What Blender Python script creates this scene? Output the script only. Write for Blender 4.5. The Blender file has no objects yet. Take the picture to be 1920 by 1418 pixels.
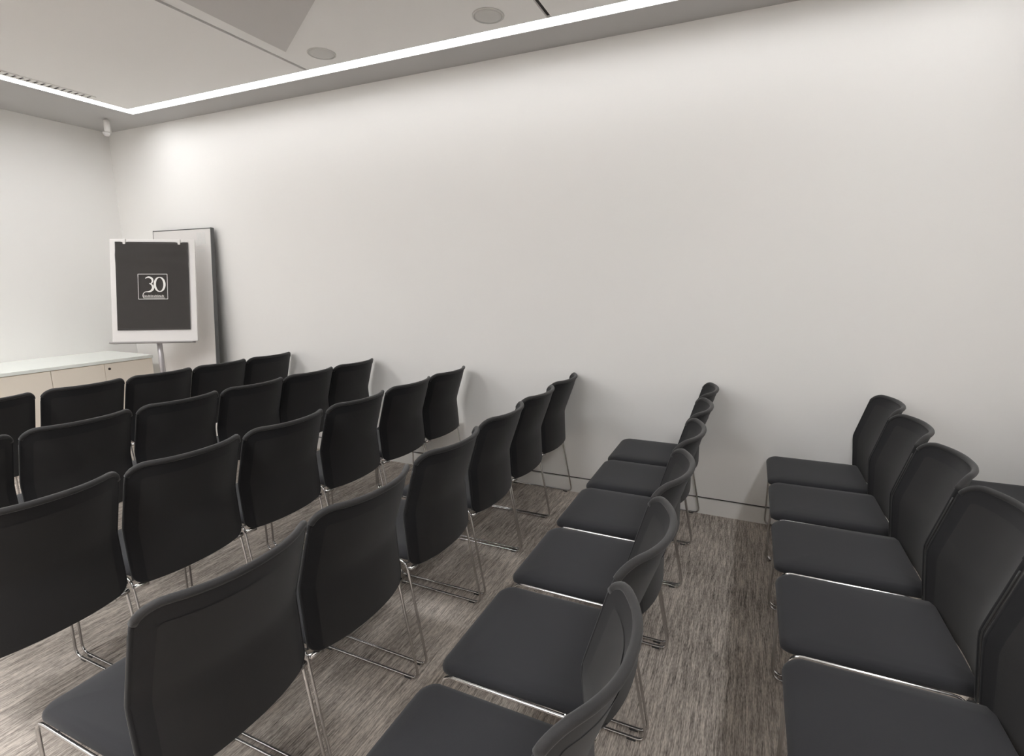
import bpy, bmesh, math, random
from mathutils import Vector, Matrix
random.seed(7)
sc = bpy.context.scene
col = sc.collection

# ------------------------------------------------------------------ helpers
def link(o):
    col.objects.link(o); return o

def mesh_obj(name, bm, mat, parent=None, smooth=True, recalc=True):
    if recalc:
        bmesh.ops.recalc_face_normals(bm, faces=bm.faces)
    me = bpy.data.meshes.new(name)
    bm.to_mesh(me); bm.free()
    if smooth:
        me.polygons.foreach_set('use_smooth', [True] * len(me.polygons))
    for m in (mat if isinstance(mat, (list, tuple)) else [mat]):
        me.materials.append(m)
    o = bpy.data.objects.new(name, me)
    if parent is not None: o.parent = parent
    return link(o)

def thing(name, label, cat, loc=(0, 0, 0), rotz=0.0, group=None):
    o = bpy.data.objects.new(name, None)
    o.empty_display_size = 0.1
    o.location = loc; o.rotation_euler = (0, 0, rotz)
    o['label'] = label; o['category'] = cat
    if group: o['group'] = group
    return link(o)

def tag(o, label, cat, group=None):
    o['label'] = label; o['category'] = cat
    if group: o['group'] = group
    return o

def struct(o, label=None):
    o['kind'] = 'structure'
    if label: o['label'] = label
    return o

def box(bm, lo, hi, bevel=0.0, M=None):
    r = bmesh.ops.create_cube(bm, size=1.0)
    vs = r['verts']
    for v in vs:
        v.co = Vector([lo[i] + (v.co[i] + .5) * (hi[i] - lo[i]) for i in range(3)])
    if bevel > 0:
        es = list({e for v in vs for e in v.link_edges})
        r2 = bmesh.ops.bevel(bm, geom=es, offset=bevel, segments=2, affect='EDGES', profile=.5)
        vs = list({v for f in r2['faces'] for v in f.verts} | {v for v in vs if v.is_valid})
    if M is not None:
        for v in vs: v.co = M @ v.co

def fillet(pts, rad, closed=False, n=5):
    pts = [Vector(p) for p in pts]; out = []
    N = len(pts)
    for i, p in enumerate(pts):
        if not closed and (i == 0 or i == N - 1): out.append(p); continue
        a = pts[(i - 1) % N]; b = pts[(i + 1) % N]
        da = (a - p); db = (b - p)
        L = min(rad, da.length * .45, db.length * .45)
        s = p + da.normalized() * L; e = p + db.normalized() * L
        for k in range(n + 1):
            t = k / n
            out.append(s * (1 - t) ** 2 + p * 2 * t * (1 - t) + e * t * t)
    return out

def tube(bm, pts, r, closed=False, seg=8):
    pts = [Vector(p) for p in pts]; N = len(pts)
    def tan(i):
        if closed: return (pts[(i + 1) % N] - pts[(i - 1) % N]).normalized()
        return (pts[min(i + 1, N - 1)] - pts[max(i - 1, 0)]).normalized()
    t0 = tan(0)
    ref = Vector((0, 0, 1)) if abs(t0.z) < .9 else Vector((0, 1, 0))
    nrm = (ref - t0 * ref.dot(t0)).normalized()
    rings = []; prev = t0
    for i in range(N):
        t = tan(i)
        q = prev.rotation_difference(t); nrm = q @ nrm
        nrm = (nrm - t * nrm.dot(t)).normalized(); prev = t
        bn = t.cross(nrm)
        rings.append([bm.verts.new(pts[i] + (nrm * math.cos(2 * math.pi * k / seg) + bn * math.sin(2 * math.pi * k / seg)) * r) for k in range(seg)])
    for i in range(N if closed else N - 1):
        A, B = rings[i], rings[(i + 1) % N]
        off = 0
        if closed and i == N - 1:
            off = min(range(seg), key=lambda s: sum((A[k].co - B[(k + s) % seg].co).length for k in range(seg)))
        for k in range(seg):
            bm.faces.new((A[k], A[(k + 1) % seg], B[(k + 1 + off) % seg], B[(k + off) % seg]))
    if not closed:
        bm.faces.new(rings[0][::-1]); bm.faces.new(rings[-1])

def lathe(bm, prof, c=(0, 0, 0), seg=32, M=None):
    rings = []
    for r, z in prof:
        rings.append([bm.verts.new(Vector((c[0] + r * math.cos(2 * math.pi * k / seg), c[1] + r * math.sin(2 * math.pi * k / seg), c[2] + z))) for k in range(seg)])
    for A, B in zip(rings, rings[1:]):
        for k in range(seg):
            bm.faces.new((A[k], A[(k + 1) % seg], B[(k + 1) % seg], B[k]))
    bm.faces.new(rings[0][::-1]); bm.faces.new(rings[-1])
    if M is not None:
        for R in rings:
            for v in R: v.co = M @ v.co

def rounded_rect(x0, x1, y0, y1, r, n=6):
    """list of (x, y), counter-clockwise; r = radii (x0y0, x1y0, x1y1, x0y1)"""
    P = []
    for (cx, cy, a0, rr) in ((x0, y0, 180, r[0]), (x1, y0, 270, r[1]), (x1, y1, 0, r[2]), (x0, y1, 90, r[3])):
        ox = cx + rr * (1 if cx == x0 else -1); oy = cy + rr * (1 if cy == y0 else -1)
        for k in range(n + 1):
            a = math.radians(a0 + 90 * k / n)
            P.append((ox + rr * math.cos(a), oy + rr * math.sin(a)))
    return P

# ------------------------------------------------------------------ materials
def new_mat(name):
    m = bpy.data.materials.new(name); m.use_nodes = True
    nt = m.node_tree; b = nt.nodes['Principled BSDF']
    return m, nt, b

def plain(name, rgb, rough=.6, metal=0.0, spec=.5, noise=0.0, nscale=60, bump=0.0, bscale=300, sheen=0.0):
    m, nt, b = new_mat(name)
    b.inputs['Roughness'].default_value = rough
    b.inputs['Metallic'].default_value = metal
    b.inputs['Specular IOR Level'].default_value = spec
    if sheen:
        b.inputs['Sheen Weight'].default_value = sheen
        b.inputs['Sheen Roughness'].default_value = .5
    tc = nt.nodes.new('ShaderNodeTexCoord')
    nz = nt.nodes.new('ShaderNodeTexNoise'); nz.inputs['Scale'].default_value = nscale
    nz.inputs['Detail'].default_value = 3
    nt.links.new(tc.outputs['Object'], nz.inputs['Vector'])
    mx = nt.nodes.new('ShaderNodeMix'); mx.data_type = 'RGBA'
    d = noise
    mx.inputs[6].default_value = [c * (1 - d) for c in rgb] + [1]
    mx.inputs[7].default_value = [min(1, c * (1 + d)) for c in rgb] + [1]
    nt.links.new(nz.outputs['Fac'], mx.inputs[0])
    nt.links.new(mx.outputs[2], b.inputs['Base Color'])
    if bump:
        n2 = nt.nodes.new('ShaderNodeTexNoise'); n2.inputs['Scale'].default_value = bscale
        nt.links.new(tc.outputs['Object'], n2.inputs['Vector'])
        bp = nt.nodes.new('ShaderNodeBump'); bp.inputs['Strength'].default_value = bump
        bp.inputs['Distance'].default_value = .002
        nt.links.new(n2.outputs['Fac'], bp.inputs['Height'])
        nt.links.new(bp.outputs['Normal'], b.inputs['Normal'])
    return m

def carpet_mat():
    m, nt, b = new_mat('carpet')
    N = nt.nodes.new; L = nt.links.new
    tc = N('ShaderNodeTexCoord')
    def noise(sx, sy, detail, rough=.6, off=0):
        mp = N('ShaderNodeMapping'); mp.inputs['Scale'].default_value = (sx, sy, 1)
        mp.inputs['Location'].default_value = (off, off * .7, 0)
        L(tc.outputs['Object'], mp.inputs['Vector'])
        nz = N('ShaderNodeTexNoise'); nz.inputs['Scale'].default_value = 1
        nz.inputs['Detail'].default_value = detail; nz.inputs['Roughness'].default_value = rough
        L(mp.outputs['Vector'], nz.inputs['Vector']); return nz.outputs['Fac']
    fine = noise(210, 12, 3, .7)
    mid = noise(60, 4.0, 2, .6, 3.1)
    patch = noise(2.2, 3.2, 2, .5, 7.7)
    fleck = noise(320, 60, 1, .5, 1.3)
    def madd(a, k, c=None):
        n = N('ShaderNodeMath'); n.operation = 'MULTIPLY_ADD'
        L(a, n.inputs[0]); n.inputs[1].default_value = k
        if c is None: n.inputs[2].default_value = 0
        elif isinstance(c, float): n.inputs[2].default_value = c
        else: L(c, n.inputs[2])
        return n.outputs[0]
    v = madd(fine, .95); v = madd(mid, .5, v); v = madd(patch, .34, v); v = madd(fleck, .40, v)
    mr = N('ShaderNodeMapRange'); L(v, mr.inputs['Value'])
    mr.inputs['From Min'].default_value = .80; mr.inputs['From Max'].default_value = 1.31
    cr = N('ShaderNodeValToRGB'); L(mr.outputs['Result'], cr.inputs['Fac'])
    e = cr.color_ramp.elements
    e[0].position = 0; e[0].color = (.088, .076, .068, 1)
    e[1].position = 1; e[1].color = (.66, .59, .52, 1)
    k = cr.color_ramp.elements.new(.5); k.color = (.345, .304, .270, 1)
    L(cr.outputs['Color'], b.inputs['Base Color'])
    b.inputs['Roughness'].default_value = .95; b.inputs['Specular IOR Level'].default_value = .1
    bp = N('ShaderNodeBump'); bp.inputs['Strength'].default_value = .35; bp.inputs['Distance'].default_value = .003
    L(v, bp.inputs['Height']); L(bp.outputs['Normal'], b.inputs['Normal'])
    return m

def emit_mat(name, rgb, s):
    m = bpy.data.materials.new(name); m.use_nodes = True
    nt = m.node_tree; nt.nodes.clear()
    e = nt.nodes.new('ShaderNodeEmission'); o = nt.nodes.new('ShaderNodeOutputMaterial')
    e.inputs['Color'].default_value = (*rgb, 1); e.inputs['Strength'].default_value = s
    nt.links.new(e.outputs[0], o.inputs[0]); return m

M_wall = plain('wall_paint', (.80, .787, .765), .75, spec=.25, noise=.006, nscale=3, bump=.03, bscale=250)
M_strip = plain('border_tone', (.48, .47, .46), .85, spec=.2, noise=.006)  # border base colour set darker than the inner ceiling panels
M_ceil = plain('ceiling_paint', (.86, .845, .825), .85, spec=.2, noise=.006, nscale=4)
M_ceil_grey = plain('ceiling_grey', (.60, .58, .565), .8, spec=.2, noise=.01)
M_base = plain('baseboard_paint', (.80, .785, .76), .55, spec=.4, noise=.006)
M_gap = plain('shadow_gap', (.05, .046, .044), .9, noise=.02)
M_carpet = carpet_mat()
M_seat = plain('seat_fabric', (.023, .0232, .0262), .85, spec=.3, noise=.12, nscale=420, bump=.25, bscale=900, sheen=.12)
M_sleeve = plain('sleeve_fabric', (.0048, .0046, .0058), .75, spec=.35, noise=.1, nscale=400, bump=.2, bscale=900, sheen=.12)
M_rim = plain('rim_fabric', (.019, .018, .0183), .7, spec=.35, noise=.1, nscale=400, bump=.2, bscale=900, sheen=.15)
M_mesh = plain('mesh_fabric', (.0158, .0152, .0155), .8, spec=.3, noise=.15, nscale=500, bump=.3, bscale=1100, sheen=.12)
M_chrome = plain('chrome', (.60, .59, .585), .18, metal=1.0, noise=.01)
M_upright = plain('steel_grey', (.06, .06, .06), .4, metal=.6)
M_glide = plain('glide_plastic', (.03, .03, .03), .5)
LC = (.978, .985, 1.0)
M_led = emit_mat('led_diffuser', LC, 10.2)
M_led_left = emit_mat('led_diffuser_left', LC, 20.5)
M_led_far = emit_mat('led_diffuser_far', LC, 12.0)
M_fill_square = emit_mat('fill_square', LC, 40.0)
M_fill_linear = emit_mat('fill_linear', LC, 27.0)
M_slot = plain('slot_white', (.88, .88, .87), .6)
M_cab = plain('cabinet_laminate', (.84, .77, .67), .5, spec=.4, noise=.015, nscale=8)
M_top = plain('worktop_white', (.82, .85, .81), .25, spec=.5, noise=.01, nscale=5)
M_white = plain('board_white', (.68, .655, .635), .35, spec=.45, noise=.006)
M_edge = plain('board_edge_grey', (.10, .10, .098), .5, noise=.02)
M_paper = plain('paper_dark', (.076, .067, .062), .55, spec=.4, noise=.06, nscale=14)
M_ink = plain('ink_white', (.78, .76, .73), .7)
M_tray = plain('tray_grey', (.30, .285, .28), .5, noise=.02)
M_alu = plain('aluminium', (.50, .48, .49), .38, metal=.6, noise=.02)
M_greyprint = plain('print_grey', (.50, .49, .48), .8)
M_device = plain('device_white', (.62, .60, .575), .5)
M_spk = plain('speaker_grille', (.62, .61, .59), .8, noise=.02)
M_lock = plain('lock_dark', (.06, .05, .045), .4, metal=.6)

# ------------------------------------------------------------------ room
XL, XR, YB = -5.53, 1.86, -6.1        # left wall, right wall, rear wall; long wall at Y = 0
HC = 2.735                            # ceiling underside
SLOT_Y = (-.244, -.346)               # light slot along the long wall
SLOT_X = (-4.740, -4.638)             # light slot along the left wall
RX = (.932, 1.010)                     # slot along the right wall
RY = (-5.42, -5.318)                   # slot along the rear wall

bm = bmesh.new(); box(bm, (XL - .2, YB - .2, -.1), (XR + .2, .2, 0))
struct(mesh_obj('floor', bm, M_carpet, smooth=False), 'grey brown carpet with fine streaks running towards the long wall')
BBZ = .096; GAP = .011
def wall(name, lo, hi, label=None):
    bm = bmesh.new(); box(bm, lo, hi)
    return struct(mesh_obj(name, bm, M_wall, smooth=False), label)
WT = 3.05
wall('wall_back', (XL - .12, 0, BBZ + GAP), (XR + .12, .12, WT), 'long plain off-white wall beside the chair rows')
wall('wall_left', (XL - .12, YB, BBZ + GAP), (XL, 0, WT), 'plain off-white wall behind the low cabinets')
wall('wall_right', (XR, YB, BBZ + GAP), (XR + .12, 0, WT))
wall('wall_front', (XL - .12, YB - .12, 0), (XR + .12, YB, WT))
bm = bmesh.new()
box(bm, (XL - .12, 0, 0), (XR + .12, .10, BBZ))
bm2 = bmesh.new(); box(bm2, (XL - .12, .013, BBZ - .002), (XR + .12, .11, BBZ + GAP + .002))
bb = struct(mesh_obj('baseboard_back', bm, M_base, smooth=False), 'flush white baseboard with a dark shadow gap above')
g = mesh_obj('shadow_gap', bm2, M_gap, bb, smooth=False)
bm = bmesh.new(); box(bm, (XL - .10, YB, 0), (XL, 0, BBZ))
bb2 = struct(mesh_obj('baseboard_left', bm, M_base, smooth=False))
bm = bmesh.new(); box(bm, (XL - .11, YB, BBZ - .002), (XL - .013, 0, BBZ + GAP + .002))
mesh_obj('shadow_gap', bm, M_gap, bb2, smooth=False)
bm = bmesh.new(); box(bm, (XR, YB, 0), (XR + .10, 0, BBZ + GAP))
struct(mesh_obj('baseboard_right', bm, M_base, smooth=False))

# ceiling: three big panels with dark gaps, perimeter strip outside the light slot
CT = .16
G1, G2, GW = -2.739, -1.065, .0125
bm = bmesh.new()
def cpanel(x0, x1, y0, y1):
    box(bm, (x0, y0, HC), (x1, y1, HC + CT))
yi0, yi1 = RY[1], SLOT_Y[1]
cpanel(SLOT_X[1], G1 - GW, yi0, yi1)
cpanel(G1 + GW, G2 - GW, yi0, yi1)
cpanel(G2 + GW, RX[0], yi0, yi1)
struct(mesh_obj('ceiling', bm, M_ceil, smooth=False), 'pale grey plaster ceiling in large panels with thin dark joints')
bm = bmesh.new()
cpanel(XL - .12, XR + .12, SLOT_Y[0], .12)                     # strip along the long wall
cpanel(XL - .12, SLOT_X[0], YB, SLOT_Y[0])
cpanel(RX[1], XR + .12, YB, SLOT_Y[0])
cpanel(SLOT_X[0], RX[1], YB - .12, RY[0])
struct(mesh_obj('trim_3', bm, M_strip, smooth=False), 'ceiling border outside the light line, toned darker grey')
bm = bmesh.new(); box(bm, (XL - .12, YB - .12, HC + CT), (XR + .12, .12, HC + CT + .05))
struct(mesh_obj('trim_4', bm, M_gap, smooth=False))
for k, gx in enumerate((G1, G2)):
    bm = bmesh.new(); box(bm, (gx - GW, yi0, HC + .012), (gx + GW, yi1, HC + CT - .01))
    struct(mesh_obj('trim_%d' % (k + 1), bm, M_gap, smooth=False), 'dark joint between ceiling panels')

# recessed light line, one continuous ring with a white channel
RD = .026
led = thing('led_light_strip', 'bright white recessed light line running along the ceiling edge and turning the corner', 'light', ((SLOT_X[0] + RX[1]) / 2, (SLOT_Y[0] + RY[0]) / 2, HC))
O = Vector(led.location)
for lo, hi, mt, rd in (((SLOT_X[0], SLOT_Y[1]), (RX[1], SLOT_Y[0]), M_led, RD), ((SLOT_X[0], RY[1]), (SLOT_X[1], SLOT_Y[1]), M_led_left, .010),
                   ((RX[0], RY[1]), (RX[1], SLOT_Y[1]), M_led_far, RD), ((SLOT_X[0], RY[0]), (RX[1], RY[1]), M_led_far, RD)):
    bm = bmesh.new(); box(bm, Vector((*lo, HC + rd)) - O, Vector((*hi, HC + rd + .012)) - O)
    mesh_obj('diffuser', bm, mt, led, smooth=False)
bm = bmesh.new()
t = .004
def chan(lo, hi): box(bm, Vector(lo) - O, Vector(hi) - O)
zA, zB = HC + .001, HC + RD
chan((SLOT_X[0], SLOT_Y[0] - t, zA), (RX[1], SLOT_Y[0], zB)); chan((SLOT_X[1], SLOT_Y[1], zA), (RX[0], SLOT_Y[1] + t, zB))
chan((SLOT_X[0], RY[0], zA), (SLOT_X[0] + t, SLOT_Y[0], zB)); chan((SLOT_X[1] - t, RY[1], zA), (SLOT_X[1], SLOT_Y[1], zB))
chan((RX[1] - t, RY[0], zA), (RX[1], SLOT_Y[0], zB)); chan((RX[0], RY[1], zA), (RX[0] + t, SLOT_Y[1], zB))
chan((SLOT_X[0], RY[0], zA), (RX[1], RY[0] + t, zB)); chan((SLOT_X[1], RY[1] - t, zA), (RX[0], RY[1], zB))
mesh_obj('channel', bm, M_slot, led, smooth=False)

# added unseen square fill lights over the rear half, to raise the light level
for (x, y, lab) in ((-4.0, -3.8, 'added unseen square fill light over the rear left'), (-2.6, -3.8, 'added unseen square fill light over the rear middle'), (-1.2, -3.8, 'added unseen square fill light over the rear right')):
    lt = thing('fill_light_square', lab, 'light', (x, y, HC), 0, 'added square fill lights over the rear half')
    bm = bmesh.new(); box(bm, (-.30, -.30, -.008), (.30, .30, -.002)); mesh_obj('diffuser', bm, M_fill_square, lt, smooth=False)
    bm = bmesh.new()
    for a in ((-.33, -.33, .33, -.30), (-.33, .30, .33, .33), (-.33, -.30, -.30, .30), (.30, -.30, .33, .30)):
        box(bm, (a[0], a[1], -.012), (a[2], a[3], 0))
    mesh_obj('frame', bm, M_base, lt, smooth=False)

lt = thing('fill_light_linear', 'added unseen slim fill light running towards the long wall at the right', 'light', (.86, -3.0, HC))  # fill light added out of view, strengthens the light from the right
bm = bmesh.new(); box(bm, (-.036, -1.78, -.030), (.036, 1.78, -.026)); mesh_obj('diffuser', bm, M_fill_linear, lt, smooth=False)
bm = bmesh.new()
box(bm, (-.040, -1.80, -.026), (.040, 1.80, 0)); box(bm, (-.042, -1.80, -.034), (-.037, 1.80, 0)); box(bm, (.037, -1.80, -.034), (.042, 1.80, 0))
mesh_obj('housing', bm, M_base, lt, smooth=False)

# flat ceiling area with a slanted edge, coloured darker grey
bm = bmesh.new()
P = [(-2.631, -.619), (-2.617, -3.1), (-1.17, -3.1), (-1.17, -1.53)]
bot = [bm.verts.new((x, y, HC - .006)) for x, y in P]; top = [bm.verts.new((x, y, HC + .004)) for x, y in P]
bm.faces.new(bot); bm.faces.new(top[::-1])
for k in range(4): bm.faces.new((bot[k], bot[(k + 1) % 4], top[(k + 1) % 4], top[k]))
tag(mesh_obj('ceiling_dark_area', bm, M_ceil_grey, smooth=False), 'darker grey area of ceiling with a slanted edge beside the long joint', 'ceiling panel')

# round ceiling plates
for (x, y, lab) in ((-2.462, -.504, 'round pale ceiling speaker nearer the room corner'), (-1.3445, -.498, 'round pale ceiling speaker farther from the room corner')):
    t_ = thing('ceiling_speaker', lab, 'ceiling speaker', (x, y, HC), 0, 'round ceiling speakers')
    bm = bmesh.new(); lathe(bm, [(.083, 0), (.083, -.004), (.080, -.006), (.074, -.006), (.074, -.0015), (.0735, 0)], seg=40)
    mesh_obj('rim', bm, M_spk, t_)
    bm = bmesh.new(); lathe(bm, [(.0738, -.001), (.0738, -.004), (.06, -.0048), (.02, -.0055), (.001, -.0056)], seg=40)
    mesh_obj('grille', bm, M_spk, t_)

# slotted air grille beside the light line on the left
vt = thing('ceiling_vent', 'long narrow slotted air vent beside the light line', 'vent', (-4.572, -1.75, HC), 0)
bm = bmesh.new(); box(bm, (-.034, -1.12, -.003), (.034, 1.12, 0)); mesh_obj('backing', bm, M_gap, vt, smooth=False)
bm = bmesh.new()
box(bm, (-.038, -1.125, -.006), (-.030, 1.125, -.001)); box(bm, (.030, -1.125, -.006), (.038, 1.125, -.001))
n = 56
for k in range(n + 1):
    y = -1.12 + 2.24 * k / n
    box(bm, (-.031, y - .012, -.0055), (.031, y + .012, -.002))
mesh_obj('slat_panel', bm, M_ceil, vt, smooth=False)

# small detector in the top corner
dv = thing('motion_sensor', 'small white motion sensor hanging from the ceiling in the room corner', 'sensor', (-5.075, -.262, HC - .062), math.radians(-35))
bm = bmesh.new(); box(bm, (-.038, -.022, -.045), (.038, .022, .054), .010); mesh_obj('housing', bm, M_device, dv)
bm = bmesh.new(); lathe(bm, [(.004, -.03), (.018, -.026), (.026, -.014), (.028, 0)], c=(0, -.012, -.045), seg=20); mesh_obj('lens', bm, M_ceil_grey, dv)
bm = bmesh.new(); box(bm, (-.012, -.012, .05), (.012, .012, .064), .002); mesh_obj('bracket', bm, M_device, dv)

# ------------------------------------------------------------------ cabinets along the left wall
CX = -4.86; CZ = .742; CYE = -.27
def cabinet(y0, y1, seams, lock, label):
    c = thing('cabinet', label, 'cabinet', ((XL + CX) / 2, (y0 + y1) / 2, 0), 0, 'low cabinets along the left wall')
    o = Vector(c.location)
    bm = bmesh.new(); box(bm, Vector((XL + .004, y1 + .001, .07)) - o, Vector((CX - .02, y0 - .001, CZ - .026)) - o)
    mesh_obj('body', bm, M_cab, c, smooth=False)
    bm = bmesh.new(); box(bm, Vector((XL + .02, y1 + .002, 0)) - o, Vector((CX - .06, y0 - .002, .07)) - o)
    mesh_obj('plinth', bm, M_gap, c, smooth=False)
    ys = [y0] + seams + [y1]
    for k in range(len(ys) - 1):
        bm = bmesh.new(); box(bm, Vector((CX - .02, ys[k + 1] + .0018, .075)) - o, Vector((CX, ys[k] - .0018, CZ - .030)) - o, .0015)
        d = mesh_obj('door', bm, M_cab, c, smooth=False)
        if lock == k:
            bm = bmesh.new()
            R = Matrix.Translation(Vector((CX, ys[k + 1] + .035, CZ - .075)) - o) @ Matrix.Rotation(math.pi / 2, 4, 'Y')
            lathe(bm, [(.010, -.001), (.010, .004), (.008, .006), (.003, .006)], seg=16, M=R)
            mesh_obj('lock', bm, M_lock, d)
cabinet(CYE, -1.03, [-.66], 0, 'low beige cabinet nearest the corner with a small dark lock')
cabinet(-1.03, -2.23, [-1.63], None, 'low beige cabinet at the left edge of the view, partly hidden by chairs')
bm = bmesh.new(); box(bm, (XL + .002, -2.24, CZ - .026), (CX + .006, CYE + .006, CZ), .002)
tag(mesh_obj('worktop', bm, M_top, smooth=False), 'glossy white worktop lying on the low cabinets along the left wall', 'worktop')

# ------------------------------------------------------------------ board leaning on the long wall
wb = thing('whiteboard', 'tall white board with dark edge leaning on the long wall in the corner', 'board', (-4.575, -.165, 0))
lean = math.atan2(.118, 1.815); LR = Matrix.Rotation(-lean, 4, 'X')
bm = bmesh.new(); box(bm, (-.382, -.016, .012), (.372, .004, 1.828), .002, LR); mesh_obj('panel', bm, M_white, wb, smooth=False)
bm = bmesh.new()
box(bm, (.373, -.017, .004), (.383, .014, 1.838), .003, LR); box(bm, (-.390, -.0165, .004), (-.382, .014, 1.838), .003, LR)
box(bm, (-.382, -.0165, 1.829), (.373, .014, 1.836), .002, LR); box(bm, (-.382, -.0165, .004), (.373, .014, .012), .002, LR)
box(bm, (-.380, .006, .014), (.371, .012, 1.827), 0, LR)
mesh_obj('frame', bm, M_edge, wb, smooth=False)
bm = bmesh.new()
for (x0, x1, z0, z1) in ((.20, .225, 1.70, 1.80), (.232, .262, 1.70, 1.80), (.27, .31, 1.70, 1.80), (.19, .32, 1.685, 1.692), (.20, .30, 1.655, 1.66), (.215, .30, 1.64, 1.648)):
    box(bm, (x0, -.0172, z0), (x1, -.0158, z1), 0, LR)
o_ = mesh_obj('printed_mark', bm, plain('faint_print', (.66, .65, .63), .8), wb, smooth=False); o_['label'] = 'faint grey printed mark'

# ------------------------------------------------------------------ flip chart with dark poster
yw, ti = .986, .187
d_ = Vector((math.sin(yw), math.cos(yw), 0)); n_ = Vector((math.cos(yw), -math.sin(yw), 0))
u_ = math.cos(ti) * Vector((0, 0, 1)) - math.sin(ti) * n_
nn = d_.cross(u_); nn = nn if nn.dot(n_) > 0 else -nn
cen = Vector((-4.468, -.424, 1.351))
PF = Matrix((( d_.x, u_.x, nn.x, cen.x), (d_.y, u_.y, nn.y, cen.y), (d_.z, u_.z, nn.z, cen.z), (0, 0, 0, 1)))  # poster frame: x right, y up, z out
base = Vector((-4.50, -.345, 0))
fc = thing('flip_chart', 'white flip chart stand holding the dark poster in the corner', 'flip chart', base)
FO = Matrix.Translation(-base) @ PF
bm = bmesh.new(); box(bm, (-.318, -.455, -.022), (.322, .385, -.006), .004, FO); mesh_obj('board', bm, M_white, fc, smooth=False)
bm = bmesh.new(); box(bm, (-.322, -.468, -.026), (.30, -.4555, .035), .003, FO); mesh_obj('tray', bm, M_tray, fc, smooth=False)
for hx in (-.205, .205):
    bm = bmesh.new(); box(bm, (hx - .010, .340, -.0065), (hx + .010, .386, .006), .003, FO); mesh_obj('hook', bm, M_white, fc)
bm = bmesh.new()
top_pt = FO @ Vector((-.022, -.10, -.05))
tube(bm, [(top_pt.x, top_pt.y, .03), (top_pt.x, top_pt.y, top_pt.z)], .021, seg=16); mesh_obj('post', bm, M_alu, fc)
bm = bmesh.new(); box(bm, (-.072, -.20, -.08), (.028, -.02, -.0215), .004, FO); mesh_obj('clamp', bm, M_alu, fc)
for a in range(5):
    an = math.radians(72 * a + 20); bm = bmesh.new()
    tube(bm, fillet([(top_pt.x, top_pt.y, .09), (top_pt.x + .15 * math.cos(an), top_pt.y + .15 * math.sin(an), .055), (top_pt.x + .26 * math.cos(an), top_pt.y + .26 * math.sin(an), .014)], .05), .012, seg=10)
    mesh_obj('leg', bm, M_alu, fc)
# poster: slightly wavy sheet with notches where the hooks pass
po = thing('poster', 'dark charcoal poster with a white 30 logo hanging on the flip chart', 'poster', cen)
PO = Matrix.Translation(-cen) @ PF
bm = bmesh.new()
W2, H2 = .273, .36; nx, ny = 40, 40
grid = []
for j in range(ny + 1):
    row = []
    for i in range(nx + 1):
        x = -W2 + 2 * W2 * i / nx; y = -H2 + 2 * H2 * j / ny
        z = .0022 + .0016 * math.sin(9 * y + 3 * x) * max(0, (y + .05) / .4)
        z += .0035 * math.exp(-((y - .20 + .10 * x) / .03) ** 2) + .0028 * math.exp(-((y - .27 - .05 * x) / .02) ** 2)
        if j == ny:
            for hx in (-.205, .205): y -= .013 * math.exp(-((x - hx) / .012) ** 2)
        row.append(bm.verts.new(PO @ Vector((x, y, z))))
    grid.append(row)
for j in range(ny):
    for i in range(nx):
        bm.faces.new((grid[j][i], grid[j][i + 1], grid[j + 1][i + 1], grid[j + 1][i]))
bmesh.ops.solidify(bm, geom=bm.faces[:], thickness=.0006)
mesh_obj('sheet', bm, M_paper, po)

def ribbon(bm, pts, ws, M, z=.0075, h=.0012):
    """flat lettering stroke with changing width"""
    L_, R_ = [], []
    n = len(pts)
    for i, (x, y) in enumerate(pts):
        a = pts[max(i - 1, 0)]; b = pts[min(i + 1, n - 1)]
        tx, ty = b[0] - a[0], b[1] - a[1]; l = math.hypot(tx, ty) or 1
        nx_, ny_ = -ty / l, tx / l; w = ws[i] / 2
        L_.append((x + nx_ * w, y + ny_ * w)); R_.append((x - nx_ * w, y - ny_ * w))
    for zz in (z,):
        A = [bm.verts.new(M @ Vector((x, y, zz))) for x, y in L_]; B = [bm.verts.new(M @ Vector((x, y, zz))) for x, y in R_]
        A2 = [bm.verts.new(M @ Vector((x, y, zz - h))) for x, y in L_]; B2 = [bm.verts.new(M @ Vector((x, y, zz - h))) for x, y in R_]
        for i in range(n - 1):
            bm.faces.new((A[i], B[i], B[i + 1], A[i + 1])); bm.faces.new((A2[i + 1], B2[i + 1], B2[i], A2[i]))
            bm.faces.new((A[i], A[i + 1], A2[i + 1], A2[i])); bm.faces.new((B[i + 1], B[i], B2[i], B2[i + 1]))
def arc(cx, cy, rx, ry, a0, a1, n=18):
    return [(cx + rx * math.cos(math.radians(a0 + (a1 - a0) * k / n)), cy + ry * math.sin(math.radians(a0 + (a1 - a0) * k / n))) for k in range(n + 1)]
bm = bmesh.new()
# zero
p = arc(.052, .012, .036, .058, 0, 360, 40)
ribbon(bm, p, [.006 + .011 * abs(math.cos(2 * math.pi * k / 40)) for k in range(41)], PO)
# three with a long tail
p = arc(-.030, .043, .030, .028, 140, -70, 20)
ribbon(bm, p, [.005 + .010 * math.sin(math.pi * k / 20) for k in range(21)], PO)
p = arc(-.038, -.013, .040, .035, 72, -100, 22) + [(-.060, -.050), (-.072, -.062), (-.076, -.082), (-.070, -.096)]
ribbon(bm, p, [.005 + .012 * math.sin(math.pi * min(1, k / 22)) for k in range(len(p))], PO)
# square outline
fx0, fx1, fy0, fy1 = -.108, .110, -.108, .096
for a, b in (((fx0, fy0), (fx0, fy1)), ((fx0, fy1), (fx1, fy1)), ((fx1, fy1), (fx1, fy0)), ((fx1, fy0), (fx0, fy0))):
    ribbon(bm, [a, b], [.0035, .0035], PO)
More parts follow.
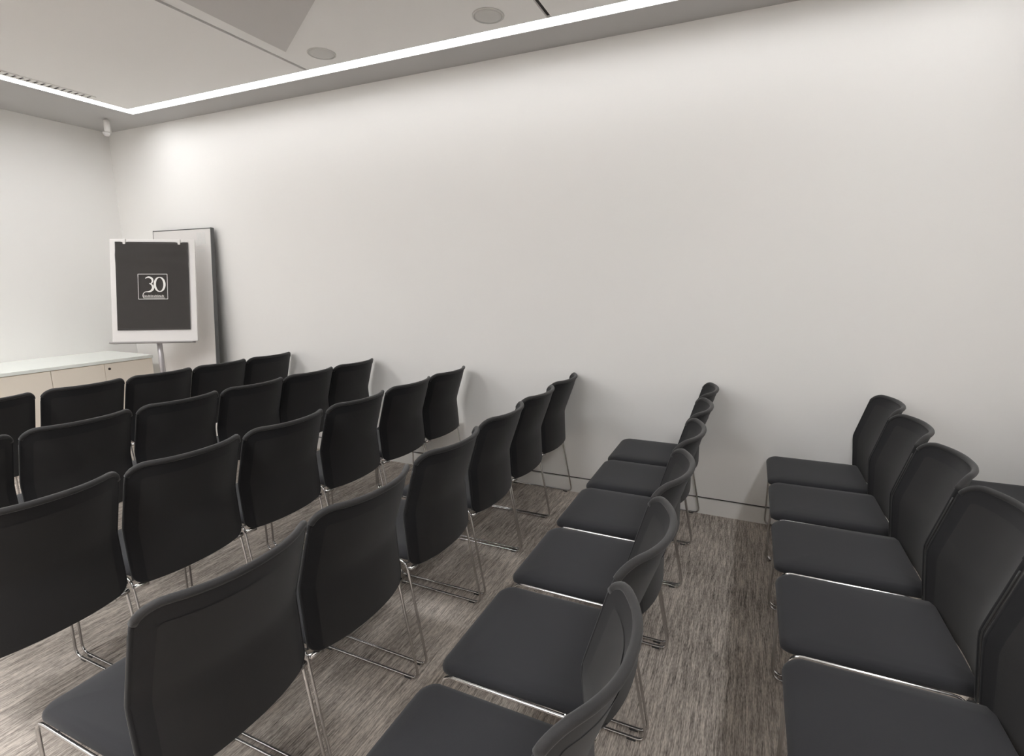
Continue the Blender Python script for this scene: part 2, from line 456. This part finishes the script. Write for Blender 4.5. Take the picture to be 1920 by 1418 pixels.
# tiny line of lettering under the number, too small to read
x = -.066; k = 0
while x < .085:
    hgt = (.018, .013, .014, .013, .017, .013)[k % 6]
    ribbon(bm, [(x, -.092), (x, -.092 + hgt)], [.0035, .0035], PO)
    if k % 3 == 1: ribbon(bm, [(x, -.080), (x + .007, -.080)], [.003, .003], PO)
    x += .0085; k += 1
ribbon(bm, [(-.072, -.099), (.088, -.099)], [.004, .004], PO)
o_ = mesh_obj('logo', bm, M_ink, po, smooth=False); o_['label'] = 'white number 30 in a thin square outline'

# ------------------------------------------------------------------ chairs
BW = .2102                             # half width of the backrest
BZ0, BZ1 = .384, .819
def e_prof(z):
    k = .585; w = .014
    a = -.095 * (z - k); b = .275 * (z - k)
    if z < k - w: return a
    if z > k + w: return b
    t = (z - k + w) / (2 * w); A = .095 * w; B = .275 * w
    return A * (1 - t) ** 2 + B * t * t
def bulge(z):
    t = max(0, min(1, (z - .38) / .44)); return .044 + .036 * t
def bpoint(y, z, off=0.0):
    q = min(1.0, abs(y) / BW)
    def S(y, z):
        q = min(1.02, abs(y) / BW)
        return Vector((e_prof(z) + bulge(z) * (1 - q ** 2.3), y, z))
    P0 = S(y, z)
    if off:
        dy = S(y + .002, z) - S(y - .002, z); dz = S(y, z + .002) - S(y, z - .002)
        n = dy.cross(dz).normalized()
        P0 = P0 + n * off
    return P0
def bgrid(bm, hw, z0, z1, rt, rb, off, nyy=24, nzz=26, crown=0.0):
    def half(z):
        d1 = z1 - z; d0 = z - z0; w = hw
        if d1 < rt: w = hw - (rt - math.sqrt(max(0, rt * rt - (rt - d1) ** 2)))
        if d0 < rb: w = min(w, hw - (rb - math.sqrt(max(0, rb * rb - (rb - d0) ** 2))))
        return w
    zs = []
    for k in range(7): zs.append(z0 + rb * (1 - math.cos(math.pi / 2 * k / 6)))
    m = nzz - 14
    for k in range(1, m): zs.append(z0 + rb + (z1 - rt - z0 - rb) * k / m)
    for k in range(7): zs.append(z1 - rt * (1 - math.sin(math.pi / 2 * k / 6)))
    rows = []
    for z in zs:
        h = half(z)
        rows.append([bm.verts.new(bpoint(-h + 2 * h * i / nyy, z, off)) for i in range(nyy + 1)])
    for a, b in zip(rows, rows[1:]):
        for i in range(nyy):
            bm.faces.new((a[i], a[i + 1], b[i + 1], b[i]))
    return rows
def backrest_mesh():
    bm = bmesh.new()
    bgrid(bm, BW - .004, BZ0 + .004, BZ1 - .004, .045, .035, .005)
    bgrid(bm, BW - .004, BZ0 + .004, BZ1 - .004, .045, .035, -.005)
    out = rounded_rect(-BW + .006, BW - .006, BZ0 + .006, BZ1 - .006, (.035, .035, .046, .046), 7)
    dense = []
    for i in range(len(out)):
        a = out[i]; b = out[(i + 1) % len(out)]
        L = math.hypot(b[0] - a[0], b[1] - a[1]); n = max(1, int(L / .02))
        for k in range(n): dense.append((a[0] + (b[0] - a[0]) * k / n, a[1] + (b[1] - a[1]) * k / n))
    tube(bm, [bpoint(y, z) for y, z in dense], .0064, closed=True, seg=8)
    rim = bmesh.new()
    topline = [(y, z) for y, z in dense if z > BZ1 - .050]
    tube(rim, [bpoint(y, z) for y, z in topline], .0092, seg=10)
    return bm, rim
def mesh_panel():
    bm = bmesh.new()
    for off in (.0065, -.0065):
        bgrid(bm, BW - .038, BZ0 + .005, BZ1 - .052, .012, .012, off)
    return bm
def seat_mesh():
    bm = bmesh.new()
    def outline(ins):
        x0, x1 = -.400 + ins, .075 - ins
        P = rounded_rect(x0, x1, -.201 + ins, .201 - ins, [max(.006, r - ins * .6) for r in (.045, .03, .03, .045)], 7)
        P = [(x, y * (1 - .02 * (x + .4) / .45)) for x, y in P]
        return [(min(x, bpoint(y, .43).x - .003 - ins * .3), y) for x, y in P]
    prof = [(.03, .3985), (.008, .3995), (.001, .406), (0, .414), (.002, .422), (.008, .4285), (.02, .432), (.05, .434), (.10, .4345), (.15, .4345)]
    rings = []
    for ins, z in prof:
        rr = []
        for x, y in outline(ins):
            f = max(0, (-.30 - x) / .10); zz = z - .014 * f * f
            f2 = max(0, 1 - abs(y) / .2); zz -= .004 * f2 * (1 if z > .43 else 0)
            rr.append(bm.verts.new((x, y, zz)))
        rings.append(rr)
    N = len(rings[0])
    for A, B in zip(rings, rings[1:]):
        for k in range(N): bm.faces.new((A[k], A[(k + 1) % N], B[(k + 1) % N], B[k]))
    bm.faces.new(rings[0][::-1]); bm.faces.new(rings[-1])
    return bm
RY_ = .2065; RR = .0047
def frame_mesh(s):
    bm = bmesh.new(); y = s * RY_
    pts = fillet([(-.378, y, .404), (.004, y, .404), (.082, y, RR + .004), (-.378, y, RR + .004)], .035, closed=True, n=6)
    tube(bm, pts, RR, closed=True, seg=8)
    return bm
def upright_mesh(s):
    bm = bmesh.new()
    pts = []
    for k in range(18):
        z = .405 + (.755 - .405) * k / 17
        p = bpoint(s * (BW - .006), z); p.x -= .0015; p.y = s * (BW - .0018); pts.append(p)
    pts = [Vector((.0, s * RY_, .400))] + pts
    tube(bm, pts, .0026, seg=6)
    return bm
def make_chair(name, label, group):
    c = thing(name, label, 'chair', group=group)
    mesh_obj('seat', seat_mesh(), M_seat, c)
    bb_, rim_ = backrest_mesh()
    b = mesh_obj('backrest', bb_, M_sleeve, c)
    mesh_obj('rim', rim_, M_rim, b)
    mesh_obj('mesh_panel', mesh_panel(), M_mesh, b)
    for s in (-1, 1):
        f = mesh_obj('sled_leg', frame_mesh(s), M_chrome, c)
        for gx in (-.33, .035):
            bm = bmesh.new(); box(bm, (gx - .014, s * RY_ - .0052, .0), (gx + .014, s * RY_ + .0052, .0065), .002)
            mesh_obj('glide', bm, M_glide, f)
        mesh_obj('back_upright', upright_mesh(s), M_upright, b)
        bm = bmesh.new(); tube(bm, [(.020, s * .2075, .379), (.026, s * .166, .377)], .0085, seg=12)
        mesh_obj('back_clip', bm, M_chrome, c)
    for gx in (-.30, -.05):
        bm = bmesh.new(); tube(bm, [(gx, -RY_, .3965), (gx, RY_, .3965)], .005, seg=8)
        mesh_obj('cross_bar', bm, M_chrome, c)
    return c
def dup(root):
    r = root.copy(); col.objects.link(r)
    for ch in list(root.children):
        c = ch.copy(); col.objects.link(c); c.parent = r
        for g in list(ch.children):
            d = g.copy(); col.objects.link(d); d.parent = c
    return r

ROWS = [  # x of the backrest, row phrase, chairs as (centre y, dx, turn in degrees)
 (-3.512, 'in the frontmost row by the cabinets', [(-.225, 0, 0), (-.65, 0, 0), (-1.075, 0, 0), (-1.505, 0, 0), (-1.95, 0, 0)]),
 (-2.652, 'in the second row from the cabinets', [(-.24, 0, 0), (-.664, 0, 0), (-1.088, 0, 0), (-1.522, 0, 0), (-1.962, 0, 0), (-2.40, 0, 0)]),
 (-1.848, 'in the third row from the cabinets', [(-.27, 0, 0), (-.70, 0, 0), (-1.145, 0, 0), (-1.60, .006, 0), (-2.035, .006, 0), (-2.47, .006, 0)]),
 (-1.055, 'in the fourth row from the cabinets', [(-.222, -.022, 0), (-.65, -.018, 0), (-1.088, -.012, .8), (-1.56, -.004, -.6), (-2.045, .004, 0), (-2.48, .008, 0)]),
 (-.272, 'in the row left of the wide aisle', [(-.222, 0, 0), (-.65, 0, 0), (-1.08, 0, 0), (-1.525, 0, 0), (-1.975, 0, 0), (-2.425, 0, 0)]),
 (.543, 'in the row right of the wide aisle', [(-.222, 0, 0), (-.646, 0, 0), (-1.088, 0, 0), (-1.528, 0, 0), (-1.966, 0, 0)]),
 (1.37, 'in the last row at the right edge', [(-.222, 0, 0), (-.652, 0, 0)]),
]
ORD = ['chair nearest the long wall', 'second chair from the long wall', 'third chair from the long wall',
       'fourth chair from the long wall', 'fifth chair from the long wall', 'sixth chair from the long wall']
GROUPS = ['chairs of the frontmost row', 'chairs of the second row', 'chairs of the third row', 'chairs of the fourth row',
          'chairs of the row left of the wide aisle', 'chairs of the row right of the wide aisle', 'chairs of the last row']
proto = None
for ri, (x, phrase, cs) in enumerate(ROWS):
    for k, (y, dx, tw) in enumerate(cs):
        lab = 'black ' + ORD[k] + ' ' + phrase
        if proto is None:
            proto = make_chair('mesh_back_chair', lab, GROUPS[ri]); c = proto
        else:
            c = dup(proto)
        c['label'] = lab; c['group'] = GROUPS[ri]
        c.location = (x + dx, y, 0); c.rotation_euler = (0, 0, math.radians(tw))

# ------------------------------------------------------------------ camera
yaw, pitch, roll, f = -.4248, -.1856, -.0019, 982.04
fw = Vector((math.sin(yaw) * math.cos(pitch), math.cos(yaw) * math.cos(pitch), math.sin(pitch)))
rt = Vector((math.cos(yaw), -math.sin(yaw), 0)); up = rt.cross(fw)
r2 = math.cos(roll) * rt + math.sin(roll) * up; u2 = -math.sin(roll) * rt + math.cos(roll) * up
cd = bpy.data.cameras.new('camera'); cam = bpy.data.objects.new('camera', cd); link(cam)
b3 = -fw
cam.matrix_world = Matrix(((r2.x, u2.x, b3.x, 0), (r2.y, u2.y, b3.y, -3.1801), (r2.z, u2.z, b3.z, 1.3963), (0, 0, 0, 1)))
cd.sensor_width = 36; cd.sensor_fit = 'HORIZONTAL'; cd.lens = f * 36 / 1920; cd.clip_start = .02
sc.camera = cam

# ------------------------------------------------------------------ world and view
w = bpy.data.worlds.new('world'); sc.world = w; w.use_nodes = True
w.node_tree.nodes['Background'].inputs['Color'].default_value = (.5, .5, .5, 1)
w.node_tree.nodes['Background'].inputs['Strength'].default_value = .02
sc.view_settings.view_transform = 'Standard'; sc.view_settings.look = 'None'
sc.view_settings.gamma = 1; sc.view_settings.exposure = 0; sc.view_settings.use_curve_mapping = False
sc.cycles.max_bounces = 12; sc.cycles.diffuse_bounces = 8
